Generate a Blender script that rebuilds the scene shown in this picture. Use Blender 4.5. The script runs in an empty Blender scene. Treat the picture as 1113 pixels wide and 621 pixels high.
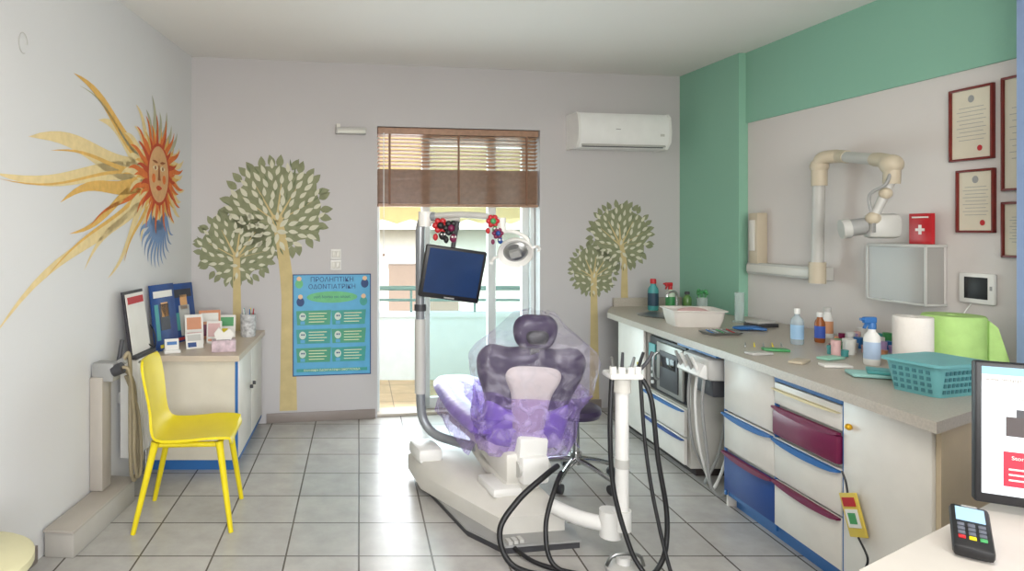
import bpy, bmesh, math, random
from mathutils import Vector, Matrix, Euler, noise
random.seed(7)
S=bpy.context.scene
R=math.radians
# ------------------------------------------------------------ materials
def lin(c):
    return tuple(((v/255)/12.92 if v/255<=.04045 else ((v/255+.055)/1.055)**2.4) for v in c)
_M={}
def mat(name,c,rough=.5,metal=0,var=.04,scale=9,bump=0,bscale=60,emit=0,coat=0,trans=0):
    if name in _M: return _M[name]
    m=bpy.data.materials.new(name); m.use_nodes=True
    nt=m.node_tree; p=nt.nodes['Principled BSDF']
    l=lin(c)
    tc=nt.nodes.new('ShaderNodeTexCoord'); n=nt.nodes.new('ShaderNodeTexNoise'); n.inputs['Scale'].default_value=scale; n.inputs['Detail'].default_value=4
    nt.links.new(tc.outputs['Object'],n.inputs['Vector'])
    mx=nt.nodes.new('ShaderNodeMix'); mx.data_type='RGBA'
    mx.inputs[6].default_value=(*[max(0,v*(1-var*2)) for v in l],1); mx.inputs[7].default_value=(*[min(1,v*(1+var*2)) for v in l],1)
    nt.links.new(n.outputs[0],mx.inputs[0]); nt.links.new(mx.outputs[2],p.inputs['Base Color'])
    p.inputs['Roughness'].default_value=rough; p.inputs['Metallic'].default_value=metal
    if coat: p.inputs['Coat Weight'].default_value=coat
    if emit:
        nt.links.new(mx.outputs[2],p.inputs['Emission Color']); p.inputs['Emission Strength'].default_value=emit
    if bump:
        n2=nt.nodes.new('ShaderNodeTexNoise'); n2.inputs['Scale'].default_value=bscale; n2.inputs['Detail'].default_value=5
        nt.links.new(tc.outputs['Object'],n2.inputs['Vector'])
        b=nt.nodes.new('ShaderNodeBump'); b.inputs['Strength'].default_value=bump; b.inputs['Distance'].default_value=.01
        nt.links.new(n2.outputs[0],b.inputs['Height']); nt.links.new(b.outputs[0],p.inputs['Normal'])
    if trans:
        o=nt.nodes['Material Output']; tl=nt.nodes.new('ShaderNodeBsdfTranslucent'); x=nt.nodes.new('ShaderNodeMixShader'); x.inputs[0].default_value=trans
        nt.links.new(mx.outputs[2],tl.inputs[0]); nt.links.new(p.outputs[0],x.inputs[1]); nt.links.new(tl.outputs[0],x.inputs[2]); nt.links.new(x.outputs[0],o.inputs[0])
    _M[name]=m; return m
def glassy(name,c,amount=.25,rough=.08,bump=0,bscale=30,gl=None):
    """thin clear sheet: transparent mixed with a glossy/diffuse film"""
    if name in _M: return _M[name]
    m=bpy.data.materials.new(name); m.use_nodes=True; nt=m.node_tree; nt.nodes.clear()
    o=nt.nodes.new('ShaderNodeOutputMaterial'); t=nt.nodes.new('ShaderNodeBsdfTransparent'); t.inputs[0].default_value=(*lin(c),1)
    g=nt.nodes.new('ShaderNodeBsdfPrincipled'); g.inputs['Base Color'].default_value=(*lin(gl or c),1); g.inputs['Roughness'].default_value=rough
    x=nt.nodes.new('ShaderNodeMixShader')
    if bump:
        tc=nt.nodes.new('ShaderNodeTexCoord'); n=nt.nodes.new('ShaderNodeTexNoise'); n.inputs['Scale'].default_value=bscale; n.inputs['Distortion'].default_value=1.6; n.inputs['Detail'].default_value=3
        nt.links.new(tc.outputs['Object'],n.inputs['Vector'])
        b=nt.nodes.new('ShaderNodeBump'); b.inputs['Strength'].default_value=bump; b.inputs['Distance'].default_value=.03
        nt.links.new(n.outputs[0],b.inputs['Height']); nt.links.new(b.outputs[0],g.inputs['Normal'])
        r=nt.nodes.new('ShaderNodeMapRange'); r.inputs[1].default_value=.42; r.inputs[2].default_value=.70; r.inputs[3].default_value=amount*.45; r.inputs[4].default_value=min(1,amount*2.2)
        nt.links.new(n.outputs[0],r.inputs[0]); nt.links.new(r.outputs[0],x.inputs[0])
    else: x.inputs[0].default_value=amount
    nt.links.new(t.outputs[0],x.inputs[1]); nt.links.new(g.outputs[0],x.inputs[2]); nt.links.new(x.outputs[0],o.inputs[0])
    _M[name]=m; return m

WHITE=mat('white_laminate',(222,218,210),.35)
WPLAS=mat('white_plastic',(225,224,220),.4)
OFFW=mat('offwhite_enamel',(208,205,197),.35)
BEIGE=mat('beige_plastic',(190,178,156),.5)
GREYP=mat('grey_plastic',(150,150,148),.45)
LGREY=mat('light_grey_plastic',(186,185,180),.4)
DGREY=mat('dark_grey_plastic',(60,60,64),.5)
BLACK=mat('black_rubber',(20,20,23),.45)
CHROME=mat('chrome',(200,200,200),.18,1)
STEEL=mat('steel',(170,172,172),.3,1)
BLUE=mat('blue_laminate',(44,104,168),.4)
MAROON=mat('maroon_plastic',(112,22,66),.35)
DBLUE=mat('deep_blue_laminate',(32,70,138),.4)
YELLOW=mat('yellow_plastic',(226,206,20),.4)
RED=mat('red_plastic',(180,30,38),.4)
GREEN=mat('green_plastic',(70,150,90),.4)
TEAL=mat('teal_plastic',(70,150,150),.45)
PAPER=mat('paper',(226,224,218),.8)
CREAM=mat('cream_paint',(224,212,170),.6)

# ------------------------------------------------------------ mesh builder
def catmull(pts,n=8,closed=False):
    P=[Vector(p) for p in pts]; out=[]; L=len(P)
    rng=range(L if closed else L-1)
    for i in rng:
        if closed: a,b,c,d=P[(i-1)%L],P[i],P[(i+1)%L],P[(i+2)%L]
        else: a,b,c,d=P[max(i-1,0)],P[i],P[i+1],P[min(i+2,L-1)]
        for k in range(n):
            t=k/n
            out.append(.5*((2*b)+(c-a)*t+(2*a-5*b+4*c-d)*t*t+(3*b-a-3*c+d)*t**3))
    if not closed: out.append(P[-1])
    return out
class B:
    def __init__(s,name,M=None,keep=False):
        s.n=name; s.bm=bmesh.new(); s.m=[]; s.M=M or Matrix(); s.keep=keep
    def mi(s,m):
        if m not in s.m: s.m.append(m)
        return s.m.index(m)
    def add(s,t,m,M=None):
        i=s.mi(m)
        for f in t.faces: f.material_index=i; f.smooth=True
        bmesh.ops.recalc_face_normals(t,faces=t.faces[:])
        if M is not None: bmesh.ops.transform(t,matrix=M,verts=t.verts[:])
        me=bpy.data.meshes.new('t'); t.to_mesh(me); t.free(); s.bm.from_mesh(me); bpy.data.meshes.remove(me)
    def box(s,c,d,m,rot=(0,0,0),bev=0,seg=2):
        t=bmesh.new(); bmesh.ops.create_cube(t,size=1)
        bmesh.ops.scale(t,vec=Vector(d),verts=t.verts[:])
        if bev: bmesh.ops.bevel(t,geom=t.edges[:],offset=min(bev,min(d)*.49),segments=seg,affect='EDGES',profile=.5)
        s.add(t,m,Matrix.Translation(c)@Euler([R(a) for a in rot]).to_matrix().to_4x4())
    def b2(s,a,b,m,bev=0):
        s.box([(a[i]+b[i])/2 for i in range(3)],[abs(b[i]-a[i]) for i in range(3)],m,bev=bev)
    def cyl(s,a,b,r,m,r2=None,seg=24):
        a=Vector(a);b=Vector(b);d=b-a
        t=bmesh.new(); bmesh.ops.create_cone(t,cap_ends=True,segments=seg,radius1=r,radius2=r if r2 is None else r2,depth=d.length)
        s.add(t,m,Matrix.Translation((a+b)/2)@d.to_track_quat('Z','Y').to_matrix().to_4x4())
    def sph(s,c,r,m,rot=(0,0,0),u=20,v=12):
        if not hasattr(r,'__len__'): r=(r,r,r)
        t=bmesh.new(); bmesh.ops.create_uvsphere(t,u_segments=u,v_segments=v,radius=1)
        s.add(t,m,Matrix.Translation(c)@Euler([R(a) for a in rot]).to_matrix().to_4x4()@Matrix.Diagonal((*r,1)))
    def rings(s,rs,m,cap=True,closed=True):
        t=bmesh.new(); V=[[t.verts.new(p) for p in r] for r in rs]; n=len(rs[0])
        for i in range(len(V)-1):
            for j in range(n if closed else n-1):
                k=(j+1)%n
                try: t.faces.new((V[i][j],V[i][k],V[i+1][k],V[i+1][j]))
                except ValueError: pass
        if cap and closed:
            t.faces.new(V[0][::-1]); t.faces.new(V[-1])
        s.add(t,m)
    def lathe(s,c,prof,m,seg=28,rot=(0,0,0),cap=True):
        Mx=Matrix.Translation(c)@Euler([R(a) for a in rot]).to_matrix().to_4x4()
        s.rings([[Mx@Vector((r*math.cos(2*math.pi*j/seg),r*math.sin(2*math.pi*j/seg),z)) for j in range(seg)] for r,z in prof],m,cap)
    def tube(s,pts,r,m,n=8,seg=10,smooth=True):
        P=catmull(pts,n) if smooth else [Vector(p) for p in pts]
        rs=[];up=None
        for i,p in enumerate(P):
            d=(P[min(i+1,len(P)-1)]-P[max(i-1,0)]).normalized()
            if up is None: up=d.orthogonal().normalized()
            up=(up-d*up.dot(d)).normalized(); w=d.cross(up)
            rr=r if not hasattr(r,'__len__') else r[0]+(r[1]-r[0])*i/(len(P)-1)
            rs.append([p+(up*math.cos(2*math.pi*j/seg)+w*math.sin(2*math.pi*j/seg))*rr for j in range(seg)])
        s.rings(rs,m)
    def prism(s,pts,ext,m):
        t=bmesh.new(); a=[t.verts.new(p) for p in pts]; e=Vector(ext); b=[t.verts.new(Vector(p)+e) for p in pts]; n=len(a)
        t.faces.new(a); t.faces.new(b[::-1])
        for j in range(n): t.faces.new((a[j],b[j],b[(j+1)%n],a[(j+1)%n]))
        s.add(t,m)
    def flat(s,pts,m):
        t=bmesh.new(); t.faces.new([t.verts.new(p) for p in pts]); i=s.mi(m)
        for f in t.faces: f.material_index=i
        me=bpy.data.meshes.new('t'); t.to_mesh(me); t.free(); s.bm.from_mesh(me); bpy.data.meshes.remove(me)
    def pillow(s,outline,th,m,M=None,n=6,edge=.025):
        """outline: (x,z) control points -> soft cushion, thickness along y"""
        O=catmull([(p[0],0,p[1]) for p in outline],n,closed=True)
        c=sum(O,Vector())/len(O)
        lay=[(-th/2,.62),(-th/2+edge*.15,.8),(-th/2+edge*.5,.93),(-th/2+edge,1),(th/2-edge,1),(th/2-edge*.5,.93),(th/2-edge*.15,.8),(th/2,.62)]
        M=M or Matrix()
        s.rings([[M@(c+(o-c)*k+Vector((0,y,0))) for o in O] for y,k in lay],m)
    def text(s,body,size,M,m,align='LEFT'):
        cu=bpy.data.curves.new('t','FONT'); cu.body=body; cu.size=size; cu.align_x=align
        o=bpy.data.objects.new('t',cu); S.collection.objects.link(o); bpy.context.view_layer.update()
        me=bpy.data.meshes.new_from_object(o); t=bmesh.new(); t.from_mesh(me)
        bpy.data.objects.remove(o); bpy.data.curves.remove(cu); bpy.data.meshes.remove(me)
        i=s.mi(m); bmesh.ops.transform(t,matrix=M,verts=t.verts[:])
        for f in t.faces: f.material_index=i
        me=bpy.data.meshes.new('t'); t.to_mesh(me); t.free(); s.bm.from_mesh(me); bpy.data.meshes.remove(me)
    def done(s):
        bmesh.ops.transform(s.bm,matrix=s.M,verts=s.bm.verts[:])
        o=Vector((0,0,0))
        if not s.keep:
            v=[x.co for x in s.bm.verts]
            o=Vector(((min(p.x for p in v)+max(p.x for p in v))/2,(min(p.y for p in v)+max(p.y for p in v))/2,min(p.z for p in v)))
            bmesh.ops.translate(s.bm,vec=-o,verts=s.bm.verts[:])
        me=bpy.data.meshes.new(s.n); s.bm.to_mesh(me); s.bm.free()
        for m in s.m: me.materials.append(m)
        me.set_sharp_from_angle(angle=R(38))
        ob=bpy.data.objects.new(s.n,me); ob.location=o; S.collection.objects.link(ob); return ob
def frame(ox,oy,a):   # wall frame: local X along wall (left->right seen from the room), local -Y into the room
    return Matrix.Translation((ox,oy,0))@Matrix.Rotation(a,4,'Z')
FB=frame(0,5.0695,math.atan(.1577))
FL=frame(-1.716,0,math.atan2(.99574,.0922))
FR=frame(3.262,0,math.atan2(-.99682,.07975))
sB=lambda x:x*1.01236
sL=lambda y:y*1.00428
sR=lambda y:-y*1.0032
TXT=Matrix.Rotation(R(90),4,'X')   # text stands up facing -Y

# ------------------------------------------------------------ room
WB=mat('wall_paint_grey_shaded',(190,187,187),.9,var=.015,scale=1.5,bump=.05,bscale=90)  # grey darkened: the wall's shade against the door light is in the colour
WL=mat('wall_paint_white',(214,214,214),.9,var=.015,scale=1.5,bump=.05,bscale=90)
WR=mat('wall_paint_warm_white',(208,202,198),.9,var=.015,scale=1.5,bump=.05,bscale=90)
CE=mat('ceiling_paint',(232,229,224),.9,var=.01,scale=1,bump=.03,bscale=90)
GR=mat('green_paint',(134,180,158),.85,var=.015,scale=1.5,bump=.05,bscale=90)
SK=mat('skirting_tile',(138,128,122),.4)
H=2.8
w=B('wall_back',FB,True)
w.b2((-1.6,0,-.1),(.147,.22,H+.1),WB); w.b2((1.511,0,-.1),(3.3,.22,H+.1),WB); w.b2((.147,0,2.31),(1.511,.22,H+.1),WB); w.done()
w=B('wall_left',FL,True); w.b2((-1.6,0,-.1),(sL(4.87)+.02,.15,H+.1),WL); w.done()
w=B('wall_right',FR,True); w.b2((-5.7,0,-.1),(1.65,.15,H+.1),WR); w.done()
w=B('ceiling_beam',FR,True); w.b2((sR(4.768),-.015,2.28),(1.5,0,H),GR); w.done()
w=B('column_green',keep=True); w.prism([(2.74,5.52,0),(2.813,4.768,0),(2.95,4.768,0),(2.9,5.56,0)],(0,0,H),GR); w.done()
w=B('pillar_blue',keep=True); BP=mat('blue_grey_paint',(136,156,192),.8); w.prism([(2.86,2.80,0),(2.86,2.3,0),(3.06,2.3,0),(3.03,2.80,0)],(0,0,H),BP); w.done()
w=B('wall_rear',keep=True)
w.b2((-2.1,-1.75,-.1),(-.9,-1.6,H+.1),WL); w.b2((2.1,-1.75,-.1),(3.6,-1.6,H+.1),WL); w.b2((-.9,-1.75,-.1),(2.1,-1.6,.9),WL); w.b2((-.9,-1.75,2.5),(2.1,-1.6,H+.1),WL); w.done()
w=B('added_rear_window',keep=True)  # unseen window, added behind the camera to go with the rear fill
for x in (-.87,.6,2.07): w.b2((x-.03,-1.72,.9),(x+.03,-1.66,2.5),WPLAS)
for z in (.93,2.47): w.b2((-.9,-1.72,z-.03),(2.1,-1.66,z+.03),WPLAS)
w.done()
w=B('ceiling',keep=True); w.prism([(-1.95,-1.72,H),(3.45,-1.72,H),(2.98,5.56,H),(-1.3,4.9,H)],(0,0,.12),CE); w.done()
def floor_mat(name,c1,c2,mo,size,rough):
    m=bpy.data.materials.new(name); m.use_nodes=True; nt=m.node_tree; p=nt.nodes['Principled BSDF']; N=nt.nodes.new
    g=N('ShaderNodeNewGeometry'); mp=N('ShaderNodeMapping'); mp.inputs['Location'].default_value=(.0,.06,0)
    nt.links.new(g.outputs['Position'],mp.inputs[0])
    b=N('ShaderNodeTexBrick'); b.offset=0; b.squash=1; b.inputs['Scale'].default_value=1; b.inputs['Brick Width'].default_value=size; b.inputs['Row Height'].default_value=size
    b.inputs['Mortar Size'].default_value=.0045; b.inputs['Mortar Smooth'].default_value=.15
    b.inputs['Color1'].default_value=(*lin(c1),1); b.inputs['Color2'].default_value=(*lin(c2),1); b.inputs['Mortar'].default_value=(*lin(mo),1)
    nt.links.new(mp.outputs[0],b.inputs['Vector'])
    n=N('ShaderNodeTexNoise'); n.inputs['Scale'].default_value=7; n.inputs['Detail'].default_value=8; n.inputs['Roughness'].default_value=.65
    nt.links.new(g.outputs['Position'],n.inputs['Vector'])
    r=N('ShaderNodeMapRange'); r.inputs[1].default_value=.3; r.inputs[2].default_value=.7; r.inputs[3].default_value=.86; r.inputs[4].default_value=1.08; nt.links.new(n.outputs[0],r.inputs[0])
    x=N('ShaderNodeMix'); x.data_type='RGBA'; x.blend_type='MULTIPLY'; x.inputs[0].default_value=1
    nt.links.new(b.outputs['Color'],x.inputs[6]); nt.links.new(r.outputs[0],x.inputs[7]); nt.links.new(x.outputs[2],p.inputs['Base Color'])
    bu=N('ShaderNodeBump'); bu.inputs['Strength'].default_value=.35; bu.inputs['Distance'].default_value=.004; bu.invert=True
    nt.links.new(b.outputs['Fac'],bu.inputs['Height']); nt.links.new(bu.outputs[0],p.inputs['Normal']); p.inputs['Roughness'].default_value=rough
    return m
FM=floor_mat('floor_tiles',(184,181,176),(174,172,168),(92,86,80),.3333,.27)
w=B('floor',keep=True); w.prism([(-1.95,-1.72,-.12),(3.45,-1.72,-.12),(2.98,5.6,-.12),(-1.3,4.93,-.12)],(0,0,.12),FM); w.done()
w=B('baseboard_back',FB); w.b2((-.72,-.012,.0),(.13,0,.075),SK,.003); w.b2((1.53,-.012,0),(2.05,0,.075),SK,.003); w.done()
w=B('baseboard_left',FL); w.b2((0,-.012,0),(2.9,0,.075),SK,.003); w.done()

# ------------------------------------------------------------ balcony door
d=B('door_1',FB)
FW=mat('door_frame_white',(214,220,220),.4)
y0,y1=.1,.16
d.b2((.149,y0,.02),(.187,y1,2.305),FW,.004); d.b2((1.471,y0,.02),(1.509,y1,2.305),FW,.004); d.b2((.149,y0,2.26),(1.509,y1,2.305),FW,.004)
d.b2((.149,.02,0),(1.509,.2,.025),mat('marble_sill',(190,182,170),.3),.004)
for a,b in ((.54,1.16),(1.12,1.475)):
    yy=(.10,.14) if a<1 else (.14,.18)
    d.b2((a,yy[0],.03),(a+.065,yy[1],2.26),FW,.004); d.b2((b-.06,yy[0],.03),(b,yy[1],2.26),FW,.004)
    d.b2((a,yy[0],.03),(b,yy[1],.12),FW,.004); d.b2((a,yy[0],2.18),(b,yy[1],2.26),FW,.004)
    d.b2((a+.06,yy[0]+.015,.12),(b-.06,yy[0]+.021,2.18),glassy('door_glass',(238,248,247),.07,.02),0)
d.box((.575,.09,1.03),(.03,.03,.16),DGREY,bev=.006)
d.done()
WD=mat('wood_slats_backlit',(196,154,122),.5,var=.15,scale=30,trans=.35)  # lighter copy of the slat wood, back-light glow put into the colour
WD2=mat('wood_slats_stack',(164,130,108),.55,var=.18,scale=30)
v=B('venetian_blind',FB)
v.b2((.155,.01,2.255),(1.503,.07,2.305),WD2,.004)
z=2.24
while z>1.985:
    v.box((.829,.04,z),(1.34,.048,.003),WD,rot=(-14,0,0)); z-=.03
while z>1.70:
    v.box((.829,.04,z),(1.34,.05,.004),WD2,rot=(-6,0,0)); z-=.0085
v.b2((.157,.012,1.675),(1.501,.068,1.70),WD2,.004)
for x in (.25,.82,1.4):
    v.b2((x-.008,.012,1.69),(x+.008,.015,2.26),mat('blind_tape',(130,96,76),.8))
v.cyl((.2,.0,1.3),(.2,.0,2.26),.003,WPLAS); v.sph((.2,0,1.29),.01,WD2)
v.done()
EX=mat('balcony_render',(222,230,228),.9)
BF=floor_mat('balcony_tiles',(206,182,144),(198,172,134),(150,130,105),.3,.5)
w=B('balcony_floor',keep=True); w.prism([(-1.5,5.11,-.14),(3.2,5.85,-.14),(3.2,6.7,-.14),(-1.5,6.7,-.14)],(0,0,.125),BF); w.done()
w=B('balcony_parapet',keep=True); w.b2((-1.5,6.45,-.14),(3.2,6.57,.62),EX); w.b2((-1.5,6.42,.62),(3.2,6.6,.66),EX); w.done()
w=B('balcony_railing'); RG=mat('railing_paint',(112,142,134),.4)
w.cyl((-1.4,6.51,.9),(3.1,6.51,.9),.024,RG); w.cyl((-1.4,6.51,.78),(3.1,6.51,.78),.014,RG)
for i in range(8): w.cyl((-1.4+i*.643,6.51,.662),(-1.4+i*.643,6.51,.9),.012,RG)
w.done()
AW=mat('awning_cloth',(244,226,178),.8,var=.06,trans=.4)
w=B('awning')
w.prism([(-1.4,5.45,2.7),(3.1,5.9,2.7),(3.1,6.8,1.85),(-1.4,6.8,1.85)],(0,0,.01),AW)
pts=[(-1.4,6.8,1.85),(3.1,6.8,1.85)]
for i in range(31):
    xx=3.1-i*.15; pts.append((xx,6.8,1.60 if i%2 else 1.55))
w.prism(pts,(0,.008,0),AW); w.cyl((-1.4,6.8,1.85),(3.1,6.8,1.85),.02,WPLAS); w.done()
w=B('neighbour_building'); NB=mat('facade_plaster',(226,222,210),.9); SH=mat('shutter_brown',(128,112,98),.7)
w.b2((-6,13,-8),(12,14,3.4),NB)
for k in range(3):
    zb=-4.5+k*3.1
    w.b2((-6,12.2,zb-.2),(12,13,zb),NB); w.b2((-6,12.2,zb),(12,12.25,zb+.9),mat('balcony_panel',(206,214,214),.6))
    for q in range(6): w.b2((-5+q*2.8,12.93,zb),(-3.6+q*2.8,13,zb+2.2),SH)
w.done()

# ------------------------------------------------------------ murals
def leafpts(cx,cz,L,W,a,y,n=5):
    out=[]
    for i in range(n+1):
        t=i/n; out.append((t*L,math.sin(math.pi*t**.8)*W/2))
    for i in range(n-1,0,-1):
        t=i/n; out.append((t*L,-math.sin(math.pi*t**.8)*W/2))
    ca,sa=math.cos(a),math.sin(a)
    return [(cx+p*ca-q*sa,y,cz+p*sa+q*ca) for p,q in out]
OL=mat('mural_olive',(134,138,108),.9,var=.14,scale=20); OL2=mat('mural_olive_dark',(112,122,92),.9,var=.1,scale=20)
PL=mat('mural_pale_leaf',(202,200,178),.9,var=.06,scale=20); TR=mat('mural_trunk_ochre',(196,178,130),.9,var=.08,scale=14)
def tree(b,cx,cz,rx,rz,tx,tb,tw,n,bd=1.0):
    y=-.002
    n2=12; L=[];Rr=[]
    top=cz-rz*.15
    for i in range(n2+1):
        t=i/n2; z=tb+(top-tb)*t; x=tx+(cx-tx)*max(0,(t-.55)/.45)**1.5; ww=tw/2*(1.12-.45*t)
        L.append((x-ww,y,z)); Rr.append((x+ww,y,z))
    random.seed(int(cx*100)+50)
    O=[]
    for i in range(72):
        a=2*math.pi*i/72; k=.88+.06*math.sin(5*a+cx*3)+.04*math.sin(9*a+1)
        O.append((cx+rx*k*math.cos(a),y,cz+rz*k*math.sin(a)))
    b.flat(O,OL)
    for i in range(n2): b.flat([(p[0],y-.001,p[2]) for p in (L[i],Rr[i],Rr[i+1],L[i+1])],TR)
    m=int(30*bd)
    for i in range(m):
        a=2*math.pi*i/m+random.uniform(-.06,.06); k=.84
        b.flat(leafpts(cx+rx*k*math.cos(a),cz+rz*k*math.sin(a),rx*.26,rx*.15,a+random.uniform(-.35,.35),y-.0005),OL)
    for k in range(7):
        a=R(-10+k*33+random.uniform(-8,8)); ln=rx*.75
        b.flat([(cx-.012,y-.002,cz-rz*.3),(cx+.012,y-.002,cz-rz*.3),(cx+ln*math.cos(a)+.002,y-.002,cz-rz*.1+ln*math.sin(a)*.8),(cx+ln*math.cos(a)-.002,y-.002,cz-rz*.1+ln*math.sin(a)*.8)],TR)
    for i in range(n):
        rr=math.sqrt((i+.5)/n)*.93; a=i*2.39996
        px=cx+rx*rr*math.cos(a); pz=cz+rz*rr*math.sin(a)
        aa=math.atan2(pz-(cz-rz*.5),px-cx)+random.uniform(-.3,.3)
        LL=rx*random.uniform(.17,.23)
        b.flat(leafpts(px-LL/2*math.cos(aa),pz-LL/2*math.sin(aa),LL,LL*.42,aa,y-.004),PL)
        if i%3==0: b.flat(leafpts(px+LL*.3*math.sin(aa),pz-LL*.3*math.cos(aa),LL*.8,LL*.16,aa,y-.003),OL2)
w=B('tree_mural',FB); tree(w,sB(-.935),1.36,.30,.285,sB(-.93),.1,.075,52)
tree(w,sB(-.635),1.66,.40,.37,sB(-.545),.09,.12,76); w.done()
w=B('tree_mural',FB); tree(w,sB(2.2),1.44,.29,.28,sB(2.235),.9,.06,58)
tree(w,sB(1.96),1.16,.215,.22,sB(1.965),.04,.08,40); w.done()
sc=(sL(4.247),1.855)
w=B('sun_mural',FL)
O1=mat('mural_orange',(216,116,56),.9,var=.12,scale=25); O2=mat('mural_gold',(220,176,96),.9,var=.12,scale=25); O3=mat('mural_cream',(226,204,152),.9,var=.08,scale=25)
O4=mat('mural_rust',(190,78,46),.9,var=.12,scale=25); FA=mat('mural_skin',(214,166,116),.9,var=.1,scale=25); BLm=mat('mural_blue',(122,148,186),.9,var=.1); GG=mat('mural_sage',(180,178,150),.9,var=.1); LNm=mat('mural_line',(150,90,52),.9)
def ray(b,c,a0,tip,wd,wave,m,y,r0=.1,nw=2):
    tx,tz=tip; dx,dz=tx-c[0],tz-c[1]; L=math.hypot(dx,dz); ux,uz=dx/L,dz/L; px,pz=-uz,ux; n=16; A=[];C=[]
    for i in range(n+1):
        t=i/n; r=r0+(L-r0)*t; o=wave*math.sin(t*math.pi*nw)*(.3+.7*t); h=wd/2*(1-t)**.7
        x=c[0]+ux*r+px*o; z=c[1]+uz*r+pz*o; A.append((x+px*h,z+pz*h)); C.append((x-px*h,z-pz*h))
    for i in range(n):
        b.flat([(A[i][0],y,A[i][1]),(C[i][0],y,C[i][1]),(C[i+1][0],y,C[i+1][1]),(A[i+1][0],y,A[i+1][1])],m)
for tip,wd,wv,m in [((3.20,2.27),.12,.05,O2),((3.45,2.08),.15,.05,O3),((2.83,1.90),.19,.05,O3),((2.60,1.72),.14,-.04,O3),((3.08,1.62),.12,.05,O2),((3.16,1.47),.08,-.04,O2),((2.60,1.06),.10,.06,O3),((3.3,1.28),.09,.05,O3),((3.55,1.22),.09,-.04,O3),((3.25,2.22),.03,.05,GG),((3.0,1.86),.04,.03,O2),((3.35,1.5),.045,.03,O1),((2.95,1.26),.035,.03,O2),((2.62,1.70),.025,-.04,O2),((3.75,1.30),.05,.03,O2)]:
    ray(w,sc,0,(sL(tip[0]),tip[1]),wd,wv,m,-.002 if m is O3 else -.0023)
for i in range(26):
    a=2*math.pi*i/26+.08; L=.54 if i%2 else .46
    if math.cos(a)>0: L=min(L,.44+.04*(i%2))
    m=GG if 35<math.degrees(a)%360<120 else O3
    ray(w,sc,0,(sc[0]+L*math.cos(a),sc[1]+L*math.sin(a)*.95),.10,.03,m,-.0025)
for i in range(12):
    a=R(205+i*12); ray(w,(sc[0]-.02,sc[1]-.20),0,(sc[0]-.02+.30*math.cos(a),sc[1]-.26+.36*math.sin(a)),.055,.03,BLm,-.003,.1)
for i in range(34):
    a=2*math.pi*i/34; L=.45 if i%2 else .36
    ray(w,sc,0,(sc[0]+L*math.cos(a),sc[1]+L*math.sin(a)*.88),.065,.02,O1 if i%2 else O2,-.0035)
for i in range(28):
    a=2*math.pi*i/28+.1; L=.29+.04*(i%3)
    ray(w,sc,0,(sc[0]+L*math.cos(a),sc[1]+L*math.sin(a)*.9),.06,.012,O4 if i%2 else O1,-.0042)
def disc(b,cx,cz,rx,rz,m,y,n=28): b.flat([(cx+rx*math.cos(2*math.pi*i/n),y,cz+rz*math.sin(2*math.pi*i/n)) for i in range(n)],m)
disc(w,sc[0],sc[1],.18,.205,O4,-.0048); disc(w,sc[0],sc[1],.16,.185,FA,-.0054)
for sx in (-1,1):
    w.flat(leafpts(sc[0]+sx*.02,sc[1]+.04,sx*.08,.035,0,-.006),CREAM); disc(w,sc[0]+sx*.06,sc[1]+.04,.014,.014,LNm,-.0066)
    w.flat(leafpts(sc[0]+sx*.015,sc[1]+.075,sx*.095,.018,.1*sx,-.006),LNm); disc(w,sc[0]+sx*.085,sc[1]-.03,.028,.03,O1,-.0058)
w.flat([(sc[0]-.008,-.006,sc[1]+.06),(sc[0]+.008,-.006,sc[1]+.06),(sc[0]+.026,-.006,sc[1]-.04),(sc[0]-.02,-.006,sc[1]-.04)],LNm)
w.flat(leafpts(sc[0]-.05,sc[1]-.09,.10,.035,0,-.006),O4); w.done()
w=B('wall_hook_ring',FL); t=[(sL(2.79)+.03*math.cos(a/16*2*math.pi),-.004,2.30+.045*math.sin(a/16*2*math.pi)) for a in range(14)]; w.tube(t,.002,LGREY,2,6); w.done()

# ------------------------------------------------------------ back wall items
w=B('air_conditioner',FB)
prof=[(-.002,.0),(-.16,.0),(-.205,.05),(-.215,.14),(-.2,.25),(-.17,.28),(-.002,.28)]
cx0,cx1=1.75,2.54
w.prism([(cx0,p,2.155+q) for p,q in prof],(cx1-cx0,0,0),mat('ac_white',(232,232,230),.3))
w.prism([(cx0-.012,p*1.0-.003 if p<-.01 else p,2.15+q*1.03) for p,q in prof],(.02,0,0),WPLAS); w.prism([(cx1-.008,p-.003 if p<-.01 else p,2.15+q*1.03) for p,q in prof],(.02,0,0),WPLAS)
w.box(((cx0+cx1)/2,-.186,2.18),(cx1-cx0-.06,.004,.035),LGREY,rot=(-42,0,0)); w.box(((cx0+cx1)/2,-.172,2.163),(cx1-cx0-.08,.01,.006),DGREY)
w.box((cx0+.33,-.217,2.30),(.04,.002,.006),GREYP); w.box((cx1-.07,-.214,2.26),(.035,.003,.02),LGREY); w.done()
w=B('emergency_light',FB); w.box((sB(-.066),-.031,2.262),(.24,.06,.05),LGREY,bev=.008); w.box((sB(-.066),-.065,2.255),(.22,.012,.03),mat('diffuser',(205,205,195),.3),bev=.005); w.box((sB(-.066)-.1,-.03,2.30),(.03,.03,.03),OFFW); w.done()
w=B('light_switch',FB)
for z in (1.30,1.215):
    w.box((sB(-.18),-.007,z),(.082,.012,.08),WPLAS,bev=.003)
    for k in (-1,1): w.box((sB(-.18)+k*.017,-.015,z),(.03,.01,.05),OFFW,bev=.003)
w.done()
w=B('health_poster',FB); PB=mat('poster_blue',(84,160,200),.5,var=.08,scale=12); PT=mat('poster_teal',(60,150,140),.5,var=.1,scale=20); PG=mat('poster_green',(96,176,120),.5,var=.1,scale=20); PY=mat('poster_cream',(226,224,180),.5); PD=mat('poster_navy',(26,60,110),.5)
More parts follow.
